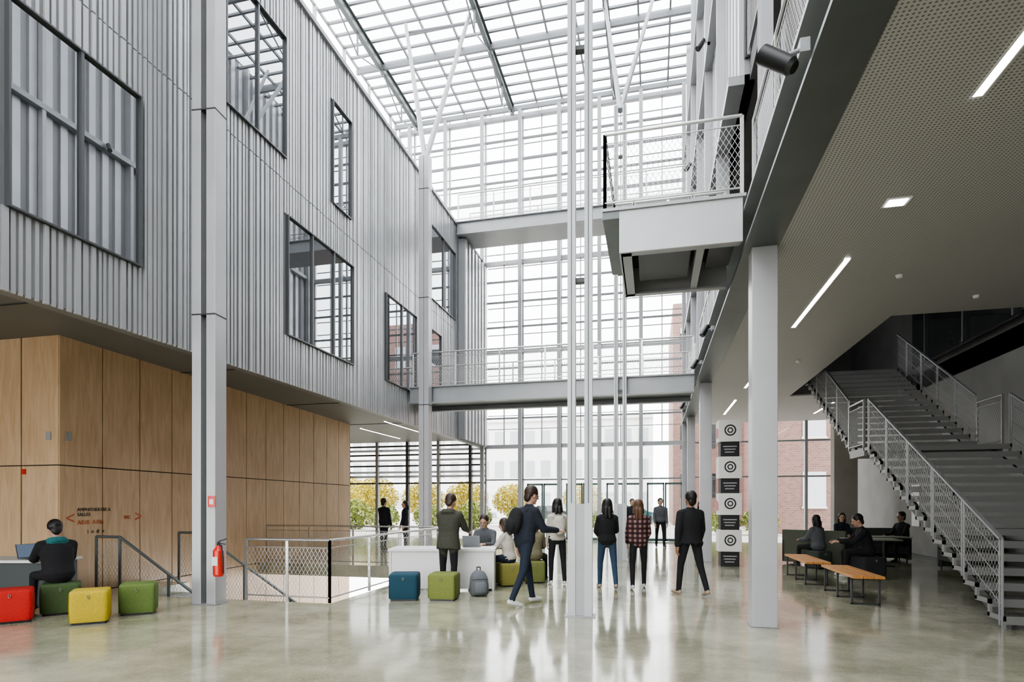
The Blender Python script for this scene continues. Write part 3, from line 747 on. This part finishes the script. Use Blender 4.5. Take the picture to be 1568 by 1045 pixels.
class Prims:
    def __init__(s): s.p = []; s.vs = []; s.fs = []
    def cap(s, p0, p1, r0, r1, m): cap_mesh(s.vs, s.fs, p0, p1, r0, r1); s.p.append(('c', np.array(p0), np.array(p1), r0, r1, m))
    def ell(s, c, r, ax, m): ell_mesh(s.vs, s.fs, c, r, ax); s.p.append(('e', np.array(c), np.array(r), np.array([list(a) for a in ax]), m))
    def loft(s, secs, ax, ms):
        loft_mesh(s.vs, s.fs, secs, ax)
        for i in range(len(secs)-1):
            s.p.append(('l', np.array(secs[i][0]), np.array(secs[i+1][0]), secs[i][1:], secs[i+1][1:], np.array([list(a) for a in ax]), ms))
    def build(s, voxel, it=3):
        co, polys = remesh(s.vs, s.fs, voxel, it)
        cen = np.array([co[list(p)].mean(axis=0) for p in polys]); best = np.full(len(cen), 1e9); mi = np.zeros(len(cen), int); names = []
        for q in s.p:
            m = q[-1]
            if m not in names: names.append(m)
            if q[0] == 'c':
                d = q[2]-q[1]; L2 = max(1e-9, d.dot(d)); tt = np.clip((cen-q[1]).dot(d)/L2, 0, 1)
                ds = np.linalg.norm(cen-(q[1]+tt[:, None]*d), axis=1)-(q[3]+(q[4]-q[3])*tt)
            elif q[0] == 'e':
                l = (cen-q[1]).dot(q[3].T)/q[2]; ds = (np.linalg.norm(l, axis=1)-1)*q[2].min()
            else:
                d = q[2]-q[1]; L2 = max(1e-9, d.dot(d)); tr = (cen-q[1]).dot(d)/L2; tt = np.clip(tr, 0, 1)
                rel = cen-(q[1]+tr[:, None]*d); rx = q[3][0]+(q[4][0]-q[3][0])*tt; ry = q[3][1]+(q[4][1]-q[3][1])*tt
                k = np.sqrt((rel.dot(q[5][0])/rx)**2+(rel.dot(q[5][1])/ry)**2); ds = (k-1)*np.minimum(rx, ry)+np.abs(tr-tt)*math.sqrt(L2)
            w = ds < best; best[w] = ds[w]; mi[w] = names.index(m)
        return co, polys, [names[i] for i in mi]
backpack(S(-.55, 9.9, .01), YAW+.3, (.13, .14, .15))
# hand template: fingers +Z, palm +X, thumb +Y
hp_ = Prims()
for (y0, y1, zr, ls) in ((.022, .030, .088, (.040, .024, .019)), (.008, .010, .094, (.044, .028, .02)), (-.007, -.010, .090, (.040, .026, .019)), (-.02, -.029, .082, (.032, .02, .017))):
    hp_.cap((0, y0*.8, 0), (0, y1, zr), .015, .0125, 's'); p = V((0, y1, zr)); an = .25
    for k, l in enumerate(ls):
        q = p+V((math.sin(an), (y1-y0)*.3, math.cos(an)))*l; hp_.cap(p, q, .0095-.0008*k, .009-.001*k, 's'); p = q; an += .38
hp_.cap((0, .015, .015), (.012, .045, .05), .017, .013, 's'); hp_.cap((.012, .045, .05), (.022, .055, .078), .0115, .010, 's'); hp_.cap((.022, .055, .078), (.032, .055, .1), .010, .0085, 's')
hp_.cap((0, 0, -.03), (0, 0, .03), .024, .024, 's')
HAND = remesh(hp_.vs, hp_.fs, .0055, 2)

SK = M('skin_light', (.50, .30, .22), .5); SK2 = M('skin_tan', (.32, .18, .12), .5)
EYE = M('eye_dark', (.02, .015, .012), .2); LIP = M('lips', (.38, .16, .13), .5)
def cloth(n, c): return M('cloth_'+n, c, .9, 0, .15, 25, .2)
BLK = cloth('black', (.012, .012, .014)); NAV = cloth('navy', (.014, .018, .028)); JEA = cloth('jeans', (.03, .058, .10)); JED = cloth('jeans_dark', (.016, .024, .042))
OLV = cloth('olive', (.05, .05, .038)); CRM = cloth('cream', (.50, .47, .41)); GRY = cloth('grey', (.10, .105, .115)); KHA = cloth('khaki', (.16, .145, .09)); TEAL = cloth('teal', (.02, .13, .14)); WHT = cloth('white', (.7, .7, .68))
HB = M('hair_black', (.012, .009, .008), .5); HBR = M('hair_brown', (.035, .02, .012), .5); HLB = M('hair_light_brown', (.11, .055, .027), .5)
SHW = M('shoe_white', (.65, .65, .63), .5); SHB = M('shoe_black', (.015, .015, .015), .5); SHT = M('shoe_tan', (.35, .27, .2), .6)

def person(name, u, d, b=0, h=1.74, ll=(4, 3), lr=(-4, 4), al=(4, 8, 14, 0), ar=(4, 8, 14, 0), lean=0, hp=0, hy=0, fem=False, top=BLK, bot=JED, shoe=SHB, skin=SK, hair=HB, long=0, coat=0., puff=.0, bag=None, hood=None, spread=.03, seat=None):
    P = Prims(); H = Prims(); rad = math.radians
    X = V((1, 0, 0)); ln = rad(lean); up = V((0, math.sin(ln), math.cos(ln))); fw = V((0, math.cos(ln), -math.sin(ln)))
    lows = []
    for s_, lg in ((-1, ll), (1, lr)):
        hip = V((s_*.09, 0, -.02)); a = rad(lg[0]); kk = rad(lg[0]-lg[1]); sp = lg[2] if len(lg) > 2 else spread
        knee = hip+V((s_*sp*2, math.sin(a), -math.cos(a))).normalized()*.43
        ank = knee+V((s_*sp*.3, math.sin(kk), -math.cos(kk))).normalized()*.42
        pitch = max(0, -math.degrees(kk)-12) if lg[0] < 50 else 0; pr = rad(min(pitch, 50))
        fd = V((s_*.12, math.cos(pr), -math.sin(pr))).normalized(); fu = V((0, math.sin(pr), math.cos(pr)))
        P.cap(hip, knee, .09 if not fem else .086, .06, bot); P.cap(knee, ank, .058, .044, bot)
        P.cap(ank-fd*.035-fu*.045, ank+fd*.06-fu*.04, .036, .042, shoe); P.cap(ank+fd*.06-fu*.045, ank+fd*.16-fu*.05, .04, .03, shoe); P.cap(ank, ank-fu*.04, .04, .04, shoe)
        lows += [(ank-fd*.035-fu*.045).z-.036, (ank+fd*.16-fu*.05).z-.03]
    sw = .148 if fem else .178; e = .012+puff
    secs = [(up*-.10, .13+e*.6, .10+e*.6), (up*-.02, .165+e, .12+e), (up*.10, (.13 if fem else .15)+e, .10+e), (up*.26, (.14 if fem else .165)+e, .112+e), (up*.36, (.145 if fem else .175)+e*.8, .11+e*.8), (up*.425, sw*.82, .09+e*.4), (up*.475, .085, .065), (up*.51, .062, .055)]
    if coat: secs = [(V((0, 0, -.02-coat)), .185+e, .15+e), (V((0, 0, -.12)), .18+e, .14+e)]+secs[1:]
    P.loft(secs, (X, fw), top)
    if coat == 0: P.ell(up*-.06, (.155, .12, .10), (X, fw, up), bot)
    hands = []
    for s_, ar_ in ((-1, al), (1, ar)):
        sh = up*.40+X*s_*sw; f = rad(ar_[0]); ab = rad(ar_[1]); el = rad(ar_[2]); inw = ar_[3] if len(ar_) > 3 else 0
        dr = V((s_*math.sin(ab), math.sin(f)*math.cos(ab), -math.cos(f)*math.cos(ab)))
        elb = sh+dr*.275; g = f+el
        d2 = V((-s_*inw, math.sin(g), -math.cos(g))).normalized(); wr = elb+d2*.24
        P.cap(up*.445+X*s_*.05, sh, .052, .058+e*.4, top); P.cap(sh, elb, .054+e*.5, .045+e*.5, top); P.cap(elb, wr, .044+e*.5, .034+e*.4, top)
        n_ = V((-s_, 0, 0)) if g < 1.0 else V((-s_*.35, 0, -1))
        n_ = (n_-d2*n_.dot(d2)).normalized(); hands.append((s_, wr, d2, n_))
    if hood: P.loft([(up*.43-fw*.06, .13, .09), (up*.50-fw*.05, .11, .08)], (X, fw), hood)
    if bag:
        P.ell(up*.24-fw*.20, (.14, .09, .20), (X, fw, up), bag); P.ell(up*.16-fw*.27, (.11, .05, .11), (X, fw, up), bag)
        for s_ in (-1, 1): P.cap(up*.40-fw*.1+X*s_*.1, up*.45+X*s_*.1, .022, .022, bag); P.cap(up*.45+X*s_*.1, up*.25+fw*.135+X*s_*.1, .02, .02, bag)
    pt = rad(hp)+ln*.4; yw = rad(-hy)
    hx = V((math.cos(yw), math.sin(yw), 0)); hf0 = V((-math.sin(yw), math.cos(yw), 0)); hf = (hf0*math.cos(pt)-Z*math.sin(pt)).normalized(); hu = hx.cross(hf).normalized()
    nb = up*.46; HS = 1.07; hc = nb+up*.085+hu*.095+hf*.012; ax = (hx, hf, hu)
    def hl(x, y, z): return hc+(hx*x+hf*y+hu*z)*HS
    def rs(r): return tuple(q*HS for q in r)
    H.cap(nb-up*.03, hl(0, -.015, -.06), .056 if not fem else .047, .05, skin)
    H.ell(hl(0, -.008, .02), rs((.075, .093, .098)), ax, skin); H.ell(hl(0, .018, -.03), rs((.058, .07, .083)), ax, skin); H.ell(hl(0, .05, -.088), rs((.032, .034, .026)), ax, skin)
    H.cap(hl(0, .085, .01), hl(0, .106, -.024), .009, .013, skin); H.ell(hl(0, .072, .026), rs((.045, .016, .011)), ax, skin)
    for s_ in (-1, 1): H.ell(hl(s_*.076, -.008, -.01), rs((.011, .02, .03)), ax, skin)
    H.ell(hl(0, .082, -.055), rs((.022, .008, .009)), ax, LIP)
    H.ell(hl(0, -.026, .042), rs((.089, .099, .097)), ax, hair)
    if long:
        H.ell(hl(0, -.06, -.03), rs((.088, .062, .12)), ax, hair); H.cap(hl(-.03, -.085, -.06), hl(-.035, -.105, -.10-long), .06, .035, hair); H.cap(hl(.03, -.085, -.06), hl(.035, -.105, -.10-long), .06, .035, hair)
        for s_ in (-1, 1): H.cap(hl(s_*.072, -.01, .03), hl(s_*.082, -.03, -.12), .026, .026, hair)
    else: H.ell(hl(0, -.068, -.03), rs((.068, .04, .075)), ax, hair)
    V_, F_, MI = [], [], []; mats = []
    def mid(m):
        if m not in mats: mats.append(m)
        return mats.index(m)
    for (co, po, ms) in (P.build(.017, 3), H.build(.009, 2)):
        o_ = len(V_); V_ += [tuple(c) for c in co]
        for p, m in zip(po, ms): F_.append(tuple(i+o_ for i in p)); MI.append(mid(m))
    for (s_, wr, d2, n_) in hands:
        yy = d2.cross(n_)*(1 if s_ > 0 else -1); o_ = len(V_); B_ = np.array([list(n_), list(yy), list(d2)])
        co = HAND[0]@B_+np.array(wr+d2*.015); V_ += [tuple(c) for c in co]; k = mid(skin)
        for p in HAND[1]: F_.append(tuple(i+o_ for i in (p if s_ > 0 else p[::-1]))); MI.append(k)
    for s_ in (-1, 1):
        vs, fs = [], []; ell_mesh(vs, fs, hl(s_*.03, .083, .006), rs((.013, .007, .007)), ax, 8, 6); o_ = len(V_); V_ += [tuple(v) for v in vs]; k = mid(EYE)
        for p in fs: F_.append(tuple(i+o_ for i in p)); MI.append(k)
    me = bpy.data.meshes.new(name); me.from_pydata(V_, [], F_); me.update()
    for m in mats: me.materials.append(m)
    me.polygons.foreach_set('material_index', MI); me.polygons.foreach_set('use_smooth', [True]*len(F_))
    sc = h/1.73; lz = min(lows)
    me.transform(Matrix.Translation((0, 0, -lz)))
    o = bpy.data.objects.new(name, me); bpy.context.collection.objects.link(o)
    o.location = S(u, d, 0.002); o.scale = (sc,)*3; o.rotation_euler = (0, 0, YAW-math.radians(b))
    return o
SIT = dict(ll=(86, 84), lr=(84, 86), spread=.12)
person('standing_man', -1.08, 10.0, 20, 1.74, ll=(3, 2), lr=(-3, 3), al=(30, 8, 40, .1), ar=(34, 8, 45, .2), lean=5, hp=22, top=OLV, bot=BLK, coat=.16, puff=.02, shoe=SHB, hair=HBR, hood=OLV)
person('walking_man', .19, 9.0, 60, 1.86, ll=(18, 8), lr=(-12, 14), al=(-14, 12, 20, 0), ar=(25, 8, 60, .1), lean=10, hp=10, top=NAV, bot=JED, shoe=SHW, puff=.015, bag=BLK, hair=HBR)
person('standing_woman', .87, 11.3, -5, 1.66, ll=(6, 4), lr=(-6, 10), ar=(15, 8, 60, .2), fem=True, top=CRM, bot=BLK, shoe=SHW, bag=CRM, hair=HB, long=.04)
person('walking_woman', 1.74, 10.75, 0, 1.66, ll=(12, 6), lr=(-12, 14), ar=(25, 10, 50, .3), al=(20, 10, 50, .3), fem=True, top=BLK, bot=JEA, shoe=SHT, hair=HB, long=.1, puff=.01)
person('walking_woman', 2.31, 10.75, 8, 1.64, ll=(-8, 10), lr=(12, 5), al=(8, 10, 30, 0), ar=(8, 10, 40, .2), fem=True, top=plaid, bot=BLK, shoe=SHW, hair=HLB, long=.12, puff=.02)
person('walking_man', 3.02, 9.95, -15, 1.79, ll=(14, 6), lr=(-14, 12), al=(-8, 14, 15, 0), ar=(10, 14, 12, 0), top=BLK, bot=BLK, shoe=SHT, puff=.02, hair=HB, coat=.04, skin=SK2)
person('seated_man', -6.42, 8.32, -50, 1.74, **SIT, al=(45, 8, 45, .2), ar=(45, 8, 45, .2), lean=14, hp=24, top=BLK, bot=BLK, puff=.025, hood=TEAL, skin=SK)
person('seated_man', -.52, 11.95, 195, 1.74, **SIT, al=(35, 8, 60, .4), ar=(35, 8, 60, .4), lean=12, hp=14, top=GRY, bot=JED, hair=HBR)
pouf(-.52, 11.97, .2, (.25, .05, .04))
person('seated_woman', -.05, 11.15, -60, 1.66, **SIT, al=(35, 6, 55, .2), ar=(35, 6, 55, .2), lean=10, hp=12, fem=True, top=CRM, bot=JED, hair=HBR, long=.08)
person('seated_woman', .42, 11.6, 10, 1.68, **SIT, al=(30, 6, 55, .2), ar=(30, 6, 55, .2), lean=10, hp=5, fem=True, top=KHA, bot=BLK, hair=HBR, long=.05, puff=.03)
person('standing_man', -4.25, 19.5, 30, 1.74, top=BLK, bot=BLK, al=(20, 8, 50, .2), puff=.02)
person('standing_woman', -3.7, 20.3, -120, 1.66, top=NAV, bot=BLK, fem=True, long=.06)
person('standing_man', 5.3, 21.0, 180, 1.76, top=GRY, bot=BLK)
person('walking_woman', 6.1, 19.0, 180, 1.66, ll=(12, 5), lr=(-10, 12), fem=True, top=TEAL, bot=BLK, long=.06)
person('walking_man', 4.6, 22.5, 180, 1.76, ll=(12, 5), lr=(-10, 12), top=NAV, bot=JED)
person('seated_woman', 7.35, 14.1, -20, 1.66, **SIT, al=(30, 6, 55, .2), ar=(30, 6, 55, .2), lean=8, fem=True, top=GRY, bot=BLK, hair=HB, long=.04, puff=.03)
pouf(7.35, 14.1, .3, (.05, .06, .05))
person('seated_man', 7.45, 12.3, -70, 1.76, **SIT, al=(40, 6, 50, .2), ar=(40, 6, 50, .2), lean=16, hp=15, top=BLK, bot=BLK, shoe=SHW, puff=.02)
person('seated_man', 10.4, 15.6, -100, 1.74, **SIT, al=(30, 6, 55, .2), ar=(30, 6, 55, .2), lean=8, top=BLK, bot=BLK, skin=SK2)
pouf(9.3, 16.6, .3, (.05, .06, .05))
person('seated_woman', 9.3, 16.6, -160, 1.68, **SIT, al=(30, 6, 55, .2), ar=(30, 6, 55, .2), lean=8, top=NAV, bot=BLK, fem=True, long=.06)

# ------------------------------------------------------------------ light
w = bpy.data.worlds.new('overcast'); bpy.context.scene.world = w; w.use_nodes = True; nt = w.node_tree
bg = nt.nodes['Background']; tc = nt.nodes.new('ShaderNodeTexCoord'); sp = nt.nodes.new('ShaderNodeSeparateXYZ'); r = nt.nodes.new('ShaderNodeValToRGB')
nt.links.new(tc.outputs['Generated'], sp.inputs[0]); nt.links.new(sp.outputs[2], r.inputs[0])
r.color_ramp.elements[0].color = (.87, .87, .88, 1); r.color_ramp.elements[1].color = (.97, .98, 1, 1)
nt.links.new(r.outputs[0], bg.inputs[0]); bg.inputs[1].default_value = 6.0
def portal(loc, rot, sx, sy):
    l = bpy.data.lights.new('sky_portal', 'AREA'); l.shape = 'RECTANGLE'; l.size = sx; l.size_y = sy; l.cycles.is_portal = True
    o = bpy.data.objects.new('sky_portal', l); bpy.context.collection.objects.link(o); o.location = loc; o.rotation_euler = rot
portal((-4.9, 8.5, 19.0), (0, 0, 0), 12.8, 33)
portal((-3, FY+.6, 9.4), (-math.pi/2, 0, 0), 9, 18.6)
portal((-6.3, FY+.6, 2.3), (-math.pi/2, 0, 0), 27.4, 4.6)
portal((-3, -8.4, 8.8), (math.pi/2, 0, 0), 8.5, 17.5)
portal((-13.6, -8.4, 2.2), (math.pi/2, 0, 0), 12.8, 4.4)
# camera
cam = bpy.data.cameras.new('camera'); co = bpy.data.objects.new('camera', cam); bpy.context.collection.objects.link(co)
cam.sensor_width = 36; cam.lens = 36*900/1568; cam.shift_y = (772-522.5)/1568; cam.clip_end = 500
co.location = (0, 0, 1.55); co.rotation_euler = (math.pi/2, 0, YAW)
sc = bpy.context.scene; sc.camera = co
sc.view_settings.view_transform = 'AgX'; sc.view_settings.look = 'AgX - Medium High Contrast'; sc.view_settings.exposure = .42
